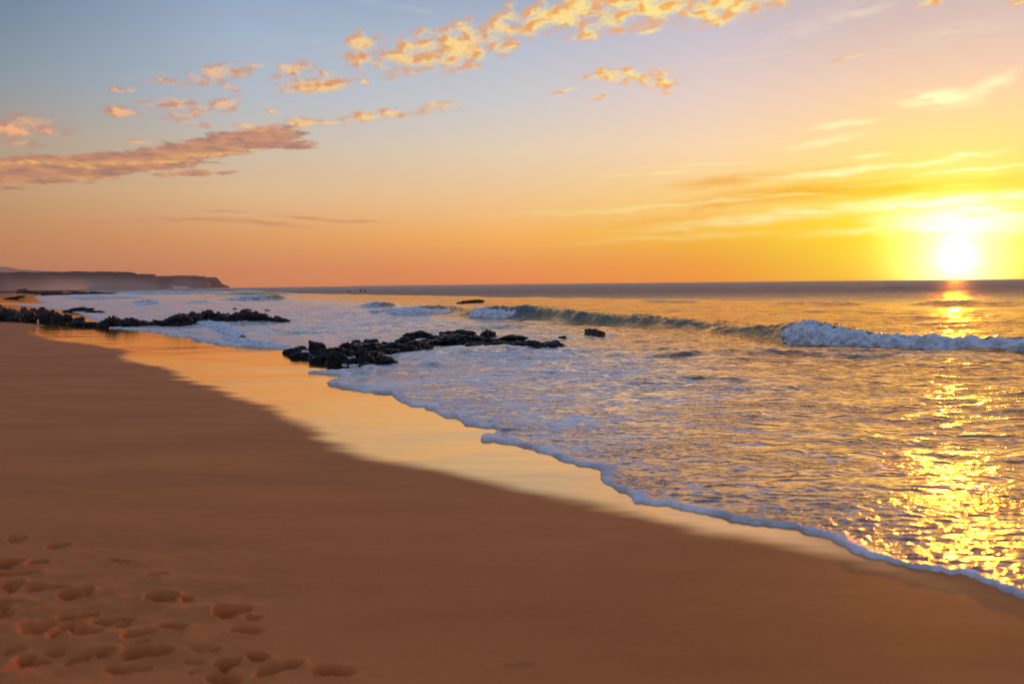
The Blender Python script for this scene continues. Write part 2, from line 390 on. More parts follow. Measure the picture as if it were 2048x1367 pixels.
def m_sea():
    m, t, b = material('sea water')
    co = t.new('ShaderNodeTexCoord').outputs['Object']
    foam = attr(t, 'foam'); swash = attr(t, 'swash'); teal = attr(t, 'teal'); lip = attr(t, 'lip')
    # foam lace: streaks, clumps and bubbles
    n1 = t.noise(t.mapping(co, rot=(0, 0, rad(12)), sca=(0.7, 1.6, 1)), 1.1, 8, 0.66, 0.5)
    n2 = t.noise(co, 14, 5, 0.65)
    n3 = t.noise(t.mapping(co, rot=(0, 0, rad(12)), sca=(1, 1.4, 1)), 26, 3, 0.6)
    wv = t.vmath('ADD', t.mapping(co, rot=(0, 0, rad(12)), sca=(0.8, 1.3, 1)), t.vmath('MULTIPLY', t.noise(co, 1.6, 4, 0.6, out='Color'), (0.9, 0.9, 0)))
    vor = t.new('ShaderNodeTexVoronoi'); vor.feature = 'DISTANCE_TO_EDGE'; t.put(vor.inputs['Vector'], wv); vor.inputs['Scale'].default_value = 3.2
    lace = t.mr(vor.outputs[0], 0.0, 0.16, 1.0, 0.0)
    nn = t.math('ADD', t.math('ADD', t.math('MULTIPLY', n1, 0.56), t.math('MULTIPLY', n2, 0.32)), t.math('MULTIPLY', lace, 0.13))
    thr = t.math('SUBTRACT', 0.72, t.math('MULTIPLY', foam, 0.30))
    fm = t.mr(t.math('SUBTRACT', nn, thr), -0.02, 0.09)
    sw = t.math('MULTIPLY', swash, t.mr(n3, 0.44, 0.58, 0.05, 0.95))
    fm = t.math('MAXIMUM', t.math('MAXIMUM', fm, sw), lip, clamp=True)
    water = t.mix(teal, (0.050, 0.038, 0.050), (0.022, 0.105, 0.135))
    t.put(b.inputs['Base Color'], t.mix(fm, water, t.mix(t.mr(n1, 0.35, 0.65), (0.50, 0.50, 0.54), (0.90, 0.86, 0.86))))
    opn = attr(t, 'open')
    wind = t.noise(t.mapping(co, sca=(0.5, 2.0, 1)), 0.03, 4, 0.6)
    t.put(b.inputs['Roughness'], 0.5)
    b.inputs['IOR'].default_value = 1.2; b.inputs['Specular IOR Level'].default_value = 0.0
    cm = t.mapping(co, rot=(0, 0, rad(14)), sca=(0.75, 1.5, 1))
    def ridge(sc, det, pw):
        n_ = t.noise(cm, sc, det, 0.6, 0.25)
        r_ = t.math('SUBTRACT', 1.0, t.math('MULTIPLY', t.math('ABSOLUTE', t.math('SUBTRACT', n_, 0.5)), 4.0), clamp=True)
        return t.math('POWER', r_, pw)
    h1 = ridge(1.7, 2, 3.0)
    h2 = t.math('MULTIPLY', ridge(6.5, 2, 2.5), t.mr(t.noise(cm, 0.7, 3, 0.6), 0.42, 0.62))
    nb = bump(t, t.noise(cm, 0.16, 7, 0.7), t.mixf(opn, 0.0, 1.0), 4.0)
    nb = bump(t, h1, 0.8, 0.022, nb)
    nb = bump(t, h2, 0.8, 0.012, nb)
    nb = bump(t, t.noise(co, 22, 3, 0.6), t.mixf(swash, 0.0, 0.8), 0.02, nb)
    nb = bump(t, n2, t.math('MULTIPLY', fm, 0.5), 0.03, nb)
    t.put(b.inputs['Normal'], nb)
    wgt = t.math('MULTIPLY', t.math('SUBTRACT', t.mixf(opn, 3.2, 2.9), t.math('MULTIPLY', teal, 0.9)), t.mixf(fm, 1.0, 0.14))
    air = t.math('MAXIMUM', t.mr(foam, 0.22, 0.9), t.math('MULTIPLY', opn, 0.6))
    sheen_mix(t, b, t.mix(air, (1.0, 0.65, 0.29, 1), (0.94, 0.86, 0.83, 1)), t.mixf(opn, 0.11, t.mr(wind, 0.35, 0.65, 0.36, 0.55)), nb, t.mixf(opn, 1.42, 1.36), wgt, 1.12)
    return m
def m_white():
    m, t, b = material('white water')
    co = t.new('ShaderNodeTexCoord').outputs['Object']
    n = t.noise(co, 5, 6, 0.65)
    t.put(b.inputs['Base Color'], t.mix(t.mr(n, 0.35, 0.6), (0.48, 0.54, 0.60), (0.84, 0.86, 0.88)))
    b.inputs['Roughness'].default_value = 0.7
    b.inputs['Subsurface Weight'].default_value = 0.0
    t.put(b.inputs['Normal'], bump(t, t.noise(co, 16, 5, 0.65), 0.5, 0.04))
    return m
def m_rock():
    m, t, b = material('wet black rock')
    co = t.new('ShaderNodeTexCoord').outputs['Object']
    n = t.noise(co, 3.0, 6, 0.65); n2 = t.noise(co, 14, 5, 0.7)
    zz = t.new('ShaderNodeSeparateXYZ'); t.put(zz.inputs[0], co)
    sunlit_top = t.mr(t.math('ADD', zz.outputs[2], t.math('MULTIPLY', t.math('SUBTRACT', n2, 0.5), 0.5)), 0.30, 0.45)  # brown on upper parts paints the sunlit tips into the rock colour
    t.put(b.inputs['Base Color'], t.mix(sunlit_top, t.mix(t.mr(n, 0.35, 0.7), (0.006, 0.005, 0.005), (0.020, 0.015, 0.013)), (0.05, 0.020, 0.012)))
    t.put(b.inputs['Roughness'], t.mr(n2, 0.3, 0.7, 0.22, 0.6))
    b.inputs['IOR'].default_value = 1.4
    vo = t.new('ShaderNodeTexVoronoi'); vo.feature = 'DISTANCE_TO_EDGE'; t.put(vo.inputs['Vector'], t.vmath('ADD', co, t.vmath('MULTIPLY', t.noise(co, 3, 4, 0.6, out='Color'), (.5, .5, .5)))); vo.inputs['Scale'].default_value = 3.0
    nb = bump(t, t.mr(vo.outputs[0], 0, 0.06), 0.7, 0.04)
    nb = bump(t, n2, 0.8, 0.05, nb)
    t.put(b.inputs['Normal'], nb)
    return m
def m_brownrock():
    m, t, b = material('dry brown rock')
    co = t.new('ShaderNodeTexCoord').outputs['Object']
    n = t.noise(co, 5.0, 6, 0.65)
    t.put(b.inputs['Base Color'], t.mix(t.mr(n, 0.35, 0.7), (0.05, 0.022, 0.014), (0.12, 0.05, 0.03)))
    b.inputs['Roughness'].default_value = 0.8
    t.put(b.inputs['Normal'], bump(t, n, 0.8, 0.06))
    return m
def m_cliff():
    m, t, b = material('headland rock')
    co = t.new('ShaderNodeTexCoord').outputs['Object']
    st = t.noise(t.mapping(co, sca=(0.006, 0.006, 0.30)), 1.0, 6, 0.6)
    n = t.noise(co, 0.05, 8, 0.65)
    c = t.mix(t.mr(st, 0.4, 0.6), (0.050, 0.030, 0.028), (0.085, 0.050, 0.042))
    c = t.mix(t.mr(n, 0.46, 0.62, 0, 0.6), c, (0.12, 0.07, 0.05))
    t.put(b.inputs['Base Color'], c); b.inputs['Roughness'].default_value = 0.95
    t.put(b.inputs['Normal'], bump(t, n, 0.9, 4.0))
    return m
def m_plain(name, c, r=0.6):
    m, t, b = material(name)
    co = t.new('ShaderNodeTexCoord').outputs['Object']
    t.put(b.inputs['Base Color'], t.mix(t.noise(co, 8, 3, 0.6), [x * 0.75 for x in c], [x * 1.2 for x in c]))
    b.inputs['Roughness'].default_value = r
    return m
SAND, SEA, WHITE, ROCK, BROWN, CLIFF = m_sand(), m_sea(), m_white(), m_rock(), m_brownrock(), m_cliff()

# ------------------------------------------------------------------ shoreline curves
Wpx = [(2600, 1560), (2300, 1320), (2150, 1250), (2048, 1198), (2000, 1178), (1930, 1150), (1880, 1143), (1830, 1137), (1780, 1125), (1720, 1106), (1706, 1100), (1650, 1075), (1590, 1055), (1540, 1049),
       (1470, 1042), (1400, 1025), (1340, 1012), (1270, 1004), (1262, 991), (1215, 971), (1197, 956), (1198, 940), (1180, 935), (1130, 921), (1080, 906), (1060, 896), (1020, 887), (965, 880),
       (968, 873), (1000, 862), (985, 856), (935, 849), (925, 841), (870, 826), (860, 819), (810, 806), (772, 788), (720, 782), (655, 770), (651, 766), (672, 757), (692, 752), (660, 749), (622, 745),
       (690, 741), (735, 737), (690, 731), (640, 723), (612, 713), (590, 700), (560, 697), (500, 692), (440, 690), (400, 682), (380, 675), (340, 670), (290, 662), (240, 657), (205, 655), (203, 646), (192, 641), (180, 634),
       (160, 627), (128, 621), (80, 615), (18, 608.5), (60, 608), (100, 606.5), (80, 603), (72, 597), (68, 592.5), (100, 590.5), (140, 588), (170, 586), (150, 582.5), (180, 580), (260, 578.3)]
Wl = [ground(*p) for p in Wpx]
water_poly = Wl + [(-300, 1500), (-1500, 9000), (9000, 9000), (9000, -200), (40, -6)]
Dpx = [(2400, 1560), (2200, 1330), (2048, 1232), (1950, 1195), (1853, 1158), (1780, 1140), (1713, 1120), (1572, 1092), (1404, 1062), (1292, 1032), (1180, 1008), (1040, 982), (960, 964), (900, 949), (820, 935), (730, 916), (680, 900), (640, 876),
       (590, 851), (550, 825), (500, 805), (460, 790), (420, 775), (375, 765), (365, 752), (330, 741), (280, 735), (255, 728), (252, 718), (262, 712), (258, 705), (180, 693), (110, 685), (80, 676), (58, 666),
       (75, 658), (93, 655), (85, 651), (50, 649), (15, 647.5), (-60, 646), (-200, 640), (-260, 625), (-100, 608), (0, 597.5), (30, 594), (25, 592), (60, 590.6), (90, 588)]
Dl = [ground(*p) for p in Dpx]
wet_poly = Dl + [(-150, 400), (-1500, 9000), (9000, 9000), (9000, -200), (30, -6)]

def fields(x, y):
    dW, _, _ = seg_dist(x, y, Wl); sW = np.where(inside(x, y, water_poly), 1, -1)
    return dW * sW
prints = [(323, 1206, 80, 24), (471, 1232, 85, 30), (349, 1269, 62, 22), (493, 1274, 64, 18), (111, 1276, 120, 32), (178, 1284, 60, 20), (208, 1262, 66, 16), (293, 1323, 105, 32), (412, 1315, 80, 18),
          (163, 1332, 50, 42), (56, 1347, 70, 46), (212, 1323, 44, 16), (22, 1191, 40, 26), (93, 1189, 95, 13), (148, 1204, 66, 20), (20, 1143, 56, 20), (78, 1139, 42, 14), (33, 1165, 100, 12), (22, 1226, 70, 16),
          (89, 1222, 22, 9), (122, 1104, 50, 13), (30, 1096, 40, 13), (241, 1135, 72, 10), (312, 1161, 44, 10), (512, 1330, 60, 22), (560, 1350, 90, 32), (668, 1356, 100, 28), (30, 1321, 40, 18), (111, 1319, 50, 16),
          (234, 1358, 70, 22), (1030, 1338, 90, 12), (386, 1340, 60, 10), (-60, 1180, 90, 24), (-80, 1250, 90, 30), (-60, 1300, 90, 30), (440, 1375, 90, 30), (370, 1206, 34, 14), (505, 1245, 40, 14), (5, 1255, 40, 30)]
rs = np.random.RandomState(5)
for _k in range(30):
    _v = rs.uniform(1150, 1362); _u = rs.uniform(-120, 120 + (_v - 1150) * 1.9)
    prints.append((_u, _v, rs.uniform(26, 70), rs.uniform(9, 22)))
pr_w = []
for (u, v, wu, wv) in prints:
    gx, gy = ground(u, v, 0.06); D = gy
    ax = wu / F * D * 0.5; ay = wv * (D * D) / (1.95 * F) * 0.5
    pr_w.append((gx, gy, ax, ay, rs.uniform(-0.25, 0.25)))
def sand_z(x, y, dW=None, detail=True):
    if dW is None: dW = fields(x, y)
    land = np.maximum(-dW, 0)
    z = 0.022 * land + 0.0006 * np.minimum(land, 30) ** 2
    z = np.minimum(z, 6.0)
    sea = np.maximum(dW, 0)
    z = z - 0.05 * sea * sst(sea, 0, 2.0) - 0.003 * sst(sea, 0, .3)
    z = np.maximum(z, -3.0)
    if detail:
        z = z + 0.012 * fbm2(x * 0.35, y * 0.5, 3, 3) * sst(land, 0.5, 3.0)
        rough = np.zeros_like(x)
        for (gx, gy, ax, ay, rt) in pr_w:
            m = (abs(x - gx) < 3 * ax + .2) & (abs(y - gy) < 3 * ay + .2)
            if not m.any(): continue
            xx, yy = x[m] - gx, y[m] - gy
            c, s = math.cos(rt), math.sin(rt)
            xr, yr = (c * xx + s * yy) / ax, (-s * xx + c * yy) / ay
            wob = 0.55 * pn2(x[m] * 7 + gx, y[m] * 7, 11) + .14 * pn2(x[m] * 18 + gx, y[m] * 18, 13)
            k_ = 0.55 if gx * 37 % 1 > .5 else -0.55
            r1 = np.sqrt(((xr - k_ * .7) / .62) ** 2 + ((yr + .15) / .85) ** 2); r2 = np.sqrt(((xr + k_ * .75) / .50) ** 2 + ((yr - .2) / .62) ** 2)
            r = -np.log(np.exp(-3.0 * r1) + np.exp(-3.0 * r2)) / 3.0 + wob + .12
            dep = min(0.22, 1.7 * min(ax, ay) + 0.01) * (.25 if gx > -.3 else 1)
            rim = np.exp(-((r - 1.4) / 0.40) ** 2)
            z[m] += -dep * (1 - sst(r, -0.1, 1.35)) + dep * 0.10 * rim * (0.7 + 1.4 * pn2(x[m] * 4, y[m] * 4, 12))
        # trampled area towards the lower left
        gx, gy = ground(60, 1290, 0.06)
        tr = np.exp(-(((x - gx) / 0.95) ** 2 + ((y - gy) / 1.25) ** 2))
        z = z + tr * (0.040 * fbm2(x * 2.6, y * 3.4, 21, 4, 0.5))
    return z

def polar(azs, rsv):
    A, R = np.meshgrid(np.radians(azs), rsv)
    return (R * np.sin(A)).ravel(), (R * np.cos(A)).ravel(), R.ravel()
def rings(r0, spans):
    out = [r0]
    for r1, k in spans:
        while out[-1] < r1: out.append(out[-1] * (1 + k))
    return np.array(out)
# ------------------------------------------------------------------ sand
def build_sand():
    azs = np.concatenate([np.arange(-180, -48, 3.0), np.arange(-48, -36, 0.5), np.arange(-36, 36, 0.11), np.arange(36, 60, 0.5), np.arange(60, 181, 3.0)])
    rv = rings(0.25, [(2.6, 0.06), (7, 0.0042), (30, 0.009), (300, 0.012)])
    x, y, r = polar(azs, rv)
    dW = fields(x, y)
    z = sand_z(x, y, dW)
    dD, _, _ = seg_dist(x, y, Dl); dD = dD * np.where(inside(x, y, wet_poly), 1, -1)
    dn = dD + 0.10 * pn2(x * 0.9, y * 2.6, 40) * np.clip(r / 8, .5, 2) + 0.05 * pn2(x * 2.5, y * 8, 41)
    wdt = 0.16 + 0.006 * r
    wet = sst(dn, -wdt, wdt) 
    # the film drains away towards the right, where the last run-up was thin
    edge = sst(dD, 0.0, 0.5)
    fade = 1 - 0.96 * sst(x, 2.0, 3.0) * (y < 9)
    wet = wet * fade
    wet = np.where(dW > 0, 1, wet)
    keep = (dW < 4.0) & ~((r > 240) & (x > -60))
    Q = grid_faces(len(rv), len(azs), keep.reshape(len(rv), len(azs)))
    V, Q, at = compact(np.stack([x, y, z], 1), Q, {'wet': wet})
    return struct(mesh_np('beach_sand', V, Q, SAND, at))
build_sand()

# ------------------------------------------------------------------ rocks
def ico(sub):
    import bmesh
    bm = bmesh.new(); bmesh.ops.create_icosphere(bm, subdivisions=sub, radius=1.0)
    V = np.array([v.co[:] for v in bm.verts]); Q = np.array([[v.index for v in f.verts] for f in bm.faces])
    bm.free(); return V, Q
ICO = {k: ico(k) for k in (2, 3, 4, 5)}
def boulder_shape(w, d, h, seed, sub=5, craggy=1.0):
    r = np.random.RandomState(seed)
    V, Q = ICO[sub]; N = V.copy(); V = np.sign(V) * np.abs(V) ** 0.72
    for k in range(16):
        n = r.normal(size=3); n[2] = abs(n[2]) * (0.9 if k % 3 else 0.2); n /= np.linalg.norm(n)
        c = r.uniform(0.60, 0.95); dd = V @ n
        m = dd > c
        V[m] -= np.outer(dd[m] - c, n) * 0.93
    S = np.array([w, d, h * 1.0]); s = (w * d * h) ** (1 / 3)
    off = r.uniform(-50, 50, 3)
    P3 = V * S / s
    n1 = fbm3(P3 * 1.4 + off, seed, 5, 0.55)
    n2 = 1 - np.abs(pn3(P3 * 3.0 + off, seed + 9)) * 2.2
    n3 = 1 - np.abs(pn3(P3 * 6.5 + off, seed + 19)) * 2.2
    V = V + N * (0.22 * n1 + 0.20 * (n2 - .5) + 0.10 * (n3 - .5))[:, None] * craggy
    V *= S
    V[:, 2] += 0.10 * h * np.round(3 * pn3(P3 * np.array([.8, .8, 2.2]) + off, seed + 29)) / 1.5
    # bring the top to the wanted height
    top = V[:, 2].max(); V[:, 2] *= np.where(V[:, 2] > 0, h / top, 0.6)
    V[:, 0] *= w / max(abs(V[:, 0]).max(), 1e-6)
    return V, Q
ALLROCK = []
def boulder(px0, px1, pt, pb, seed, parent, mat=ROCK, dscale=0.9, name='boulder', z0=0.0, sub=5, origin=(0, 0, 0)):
    u = (px0 + px1) / 2
    gx, gy = ground(u, pb, z0)
    D = math.hypot(gx, gy)
    wv = (px1 - px0) / 2 * gy / F * 1.24
    dep = max(min(wv * dscale, 1.6), 0.12)
    f = (D + dep) / D
    h = (pb - pt) * gy / F * f + dep * CAMH / D * 0.8     # the top sits behind the foot
    h = max((pb - pt) * gy / F * 0.93, 0.05)
    V, Q = boulder_shape(wv, dep, h, seed, sub, 1.3)
    tl_ = np.random.RandomState(seed + 3).uniform(-.22, .22); V[:, 2] += V[:, 0] * tl_
    cxp, cyp = gx * (1 + dep * .75 / D), gy * (1 + dep * .75 / D)
    # turn to face the viewer's side a little at random
    a = np.random.RandomState(seed).uniform(-0.2, 0.2)
    c, s = math.cos(a), math.sin(a)
    Vr = V.copy(); Vr[:, 0] = c * V[:, 0] - s * V[:, 1]; Vr[:, 1] = s * V[:, 0] + c * V[:, 1]
    loc = (cxp - origin[0], cyp - origin[1], z0 + 0.005)
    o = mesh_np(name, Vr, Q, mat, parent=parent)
    o.location = loc
    ALLROCK.append((cxp, cyp, wv, dep))
    return o
def outcrop(lst, label, seed, group=None, z0=0.0, ds=0.9, name='rock_outcrop', cat='rocks'):
    u = sum((a + b) / 2 for a, b, _, _ in lst) / len(lst); v = sum(x[3] for x in lst) / len(lst)
    gx, gy = ground(u, v, z0)
    e = empty(name, (gx, gy, z0)); tag(e, label, cat, group)
    for i, (a, b, t_, bb) in enumerate(lst):
        boulder(a, b, t_, bb, seed + i * 17, e, dscale=ds, z0=0, origin=(gx, gy, 0))
    for ch in e.children: ch.location.z -= z0
    return e
outcrop([(615, 664, 678, 711), (566, 602, 694, 708), (570, 616, 703, 717), (590, 618, 691, 703), (622, 660, 704, 726), (650, 703, 701, 730), (668, 713, 684, 706), (700, 735, 679, 691), (728, 760, 677, 687),
         (712, 748, 693, 729), (747, 795, 711, 730), (756, 808, 697, 710), (695, 728, 712, 732), (717, 757, 726, 735), (690, 800, 685, 705), (630, 710, 693, 716), (725, 790, 700, 720)],
        'jagged black rocks nearest the wet sand, the tallest one with an orange tip', 100, 'black rocks in the surf')
outcrop([(756, 832, 684, 700), (794, 834, 674, 689), (809, 865, 660, 675), (792, 830, 672, 688), (832, 872, 677, 688), (848, 890, 669, 684), (878, 908, 660, 675), (900, 962, 658, 677), (868, 966, 668, 688), (950, 993, 659, 677), (845, 870, 690, 703), (775, 860, 683, 701), (820, 940, 674, 691), (930, 1000, 672, 686), (800, 850, 690, 703)],
        'long jagged black ridge right behind the nearest rocks, with tiny orange sunlit ends', 400, 'black rocks in the surf')
outcrop([(978, 1052, 671, 684), (926, 972, 681, 697), (962, 1010, 685, 698), (1009, 1040, 682, 696), (1025, 1101, 680, 701), (1088, 1142, 681, 699), (985, 1060, 684, 698), (930, 990, 686, 699), (1060, 1120, 684, 700)],
        'low wave-washed black rocks tapering to a point at the right of the ridge', 700, 'black rocks in the surf')
outcrop([(192, 250, 629, 656), (219, 270, 634, 655), (246, 313, 634, 653), (300, 346, 640, 652), (319, 387, 627, 653), (336, 379, 625, 643)],
        'rounded black rocks lying at the far edge of the golden wet sand', 900, 'black rock ridge across the beach')
outcrop([(363, 408, 621, 650), (383, 455, 617, 643), (445, 469, 624, 641), (459, 520, 618, 645), (510, 547, 623, 645), (535, 577, 631, 645), (420, 470, 622, 643)],
        'long humped black rock ridge running out into the white surf', 1200, 'black rock ridge across the beach')
outcrop([(-60, 22, 597, 641), (-20, 47, 611, 643), (16, 68, 611, 644), (45, 90, 619, 646), (57, 87, 611, 635), (79, 114, 616, 646), (103, 127, 621, 647), (116, 149, 626, 648), (144, 171, 632, 644), (136, 172, 640, 653), (166, 202, 643, 654), (118, 137, 642, 651)],
        'high black rock pile at the left edge sloping down to the wet sand', 1500, 'black rock ridge across the beach')
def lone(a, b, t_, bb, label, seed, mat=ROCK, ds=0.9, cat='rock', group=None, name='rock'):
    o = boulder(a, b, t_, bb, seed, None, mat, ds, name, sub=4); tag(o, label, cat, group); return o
lone(1167, 1211, 657, 672, 'brown rounded rock alone in the water right of the black rocks', 31, BROWN)
lone(1116, 1133, 671, 677, 'tiny dark rock just showing between the black rocks and the brown rock', 32)
lone(915, 965, 599, 606, 'flat brown rock far out behind the small breaking waves', 33, BROWN, 0.4)
lone(118, 182, 615, 624, 'flat dark rock in the shallows behind the left rock pile', 34, ROCK, 0.5)
lone(168, 214, 620, 626, 'smaller flat dark rock awash just right of the flat rock behind the pile', 35, ROCK, 0.5)
lone(463, 477, 615, 620, 'small dark rock tip behind the humped ridge', 36, ROCK, .6)
lone(480, 506, 617, 621, 'low dark rock strip behind the right hump of the ridge', 37, ROCK, .5)
lone(529, 541, 618.5, 621.5, 'tiny dark rock tip seaward of the ridge end', 38, ROCK, .6)
outcrop([(45, 100, 581, 589), (80, 140, 581, 590), (120, 182, 582, 588.5)], 'long low dark reef at the far end of the beach', 1800, 'distant dark reefs', ds=0.5)
outcrop([(182, 210, 583, 588), (200, 232, 584.5, 588)], 'short low dark reef in the far surf right of the long reef', 1850, 'distant dark reefs', ds=0.5)
outcrop([(20, 62, 570, 577), (60, 100, 572, 578), (84, 98, 569, 576), (95, 138, 573, 579)], 'dim rocks on the slope under the brown headland', 1900, 'distant dark reefs', ds=0.5, z0=0)
lone(28, 57, 577, 583, 'small dark rock on the far sand above the long reef', 1950, ROCK, .5)
lone(-12, 11, 583, 588, 'dark rock on the far sand at the left edge', 1951, ROCK, .5)
lone(-20, 53, 595.6, 599.6, 'thin flat dark rock shelf on the wet sand behind the left pile', 1952, ROCK, .25)

# ------------------------------------------------------------------ sea
class Crest:
    def __init__(s, pts, wf, wb, teal=1.0, foam=0.0):
        # pts: (px, base py, height in px, foam)
        s.pl = [ground(p[0], p[1]) for p in pts]
        s.h = np.array([p[2] * g[1] / F for p, g in zip(pts, s.pl)])
        s.fo = np.array([p[3] if len(p) > 3 else foam for p in pts], float)
        s.wf, s.wb, s.teal = wf, wb, teal
def HZ(pts):
    return [(p[0], hor(p[0]) + p[1], *p[2:]) for p in pts]
CR = [
    Crest([(1380, 664, 0), (1440, 665, 10), (1500, 670, 22), (1560, 678, 36), (1600, 683, 38), (1700, 690, 25), (1850, 697, 17), (2048, 702, 14), (2300, 715, 12)], 0.45, 2.6),
    Crest(HZ([(900, 66, 0), (930, 66.5, 8), (975, 68, 20, .3), (1060, 71, 21), (1150, 79, 21), (1250, 86, 19), (1330, 92, 15), (1420, 98, 10), (1500, 100, 0)]), 0.6, 3.0),
    Crest(HZ([(740, 60, 0), (780, 60, 10, .5), (840, 58, 13, .3), (900, 56, 16), (935, 54, 9), (980, 52, 0)]), 0.7, 3.5),
    Crest(HZ([(690, 45, 0), (715, 45, 6, .1), (745, 45, 11, .35), (775, 45, 8, .2), (800, 45, 0)]), .9, 4),
    Crest(HZ([(1270, 41, 0), (1300, 41, 6), (1340, 41.5, 5), (1390, 42, 6), (1420, 42, 0)]), 1.2, 4, .3),
    Crest(HZ([(1490, 45, 0), (1560, 47, 6), (1620, 48, 7), (1700, 50, 6), (1770, 50, 0)]), 1.3, 4, .2),
    Crest(HZ([(1790, 52, 0), (1880, 53, 8), (1960, 53, 8), (2048, 53, 6), (2120, 53, 0)]), 1.3, 4, .1),
    Crest(HZ([(420, 28.5, 0), (470, 28.5, 8), (520, 28.5, 11), (550, 28, 9), (580, 28, 0)]), 1.5, 6),
    Crest(HZ([(400, 18.5, 0), (440, 18.5, 6, .5), (500, 18.5, 7, .4), (560, 18.5, 5, .2), (640, 18.5, 0)]), 2, 7, .4),
    Crest(HZ([(230, 14.5, 0), (260, 14.5, 6, .7), (330, 14.5, 6, .5), (420, 14.5, 5, .5), (470, 14.5, 0)]), 2, 8, .3),
    Crest(HZ([(245, 33.5, 0), (262, 33.5, 6, .3), (290, 33.5, 8), (320, 33.5, 3, .3), (345, 33, 0)]), 1.2, 4, 1.),
    Crest(HZ([(340, 33, 0), (370, 33, 5), (400, 33, 6), (430, 33, 0)]), 1.2, 4, .8),
    Crest([(1250, 716, 0), (1310, 717, 4, .3), (1370, 715, 7, .5), (1410, 713, 7, .45), (1440, 710, 0)], 0.24, 0.7, .4),
    Crest([(1440, 700, 0), (1500, 708, 6, .1), (1580, 712, 6), (1660, 713, 4), (1720, 716, 7, .3), (1780, 714, 4), (1800, 713, 0)], 0.22, 0.7, .1),
    Crest([(1210, 766, 0), (1290, 767, 3, .1), (1370, 766, 6, .35), (1430, 766, 6, .35), (1520, 770, 3, .1), (1580, 772, 0)], 0.22, 0.6, .3),
    Crest([(800, 722, 0), (830, 730, 6), (870, 732, 8), (905, 729, 5), (930, 726, 0)], 0.2, 0.5, .1),
    Crest([(780, 655, 0), (900, 654, 3), (1000, 655, 5), (1080, 657, 3), (1130, 658, 0)], 0.5, 1.4, .2),
    Crest([(1600, 640, 0), (1750, 645, 3), (1900, 648, 4), (2048, 650, 3), (2200, 650, 0)], 0.6, 1.6, .0),
]
for k in range(46):        # low swell lines
    u = rs.uniform(-100, 2150); v = 575 + 150 * rs.uniform(0, 1) ** 2.0
    if v < hor(u) + 12: continue
    if 540 < u < 1160 and 640 < v < 740: continue
    L = rs.uniform(60, 260); hh = rs.uniform(0.8, 2.4)
    tl = rs.uniform(-.02, .05)
    D_ = ground(u, v)[1]
    CR.append(Crest([(u - L / 2, v - tl * L / 2, 0), (u - L / 4, v - tl * L / 4 + rs.uniform(-1, 1), hh * .8), (u, v, hh), (u + L / 4, v + tl * L / 4, hh * .7), (u + L / 2, v + tl * L / 2, 0)],
                    0.02 * D_ + .08, 0.05 * D_ + .2, rs.uniform(0, .5), rs.uniform(0, .25) * (v < 640)))
def foam_blobs():
    L = [(250, 606, 320, 20, .9), (560, 625, 240, 24, .7), (860, 690, 300, 40, .5), (130, 592, 160, 8, .95), (500, 610, 280, 18, .66), (480, 668, 150, 26, .95), (330, 660, 190, 9, .9), (620, 650, 220, 40, .62), (760, 640, 240, 24, .42), (780, 715, 160, 30, .7),
         (860, 760, 260, 40, .9), (730, 768, 110, 16, .98), (1000, 720, 210, 28, .85), (960, 820, 170, 40, .6), (380, 584, 260, 6, .8), (180, 617, 140, 10, .85), (1120, 745, 280, 44, .68), (1050, 810, 300, 55, .62), (1180, 870, 160, 40, .3), (1850, 715, 260, 10, .3), (420, 625, 300, 14, .75)]
    out = []
    for (u, v, ru, rv, a) in L:
        g = ground(u, v); D = math.hypot(*g)
        g1, g2 = ground(u, v - rv), ground(u, v + rv)
        out.append((g, math.atan2(g[0], g[1]), ru * g[1] / F, (math.hypot(*g1) - math.hypot(*g2)) / 2, a))
    return out
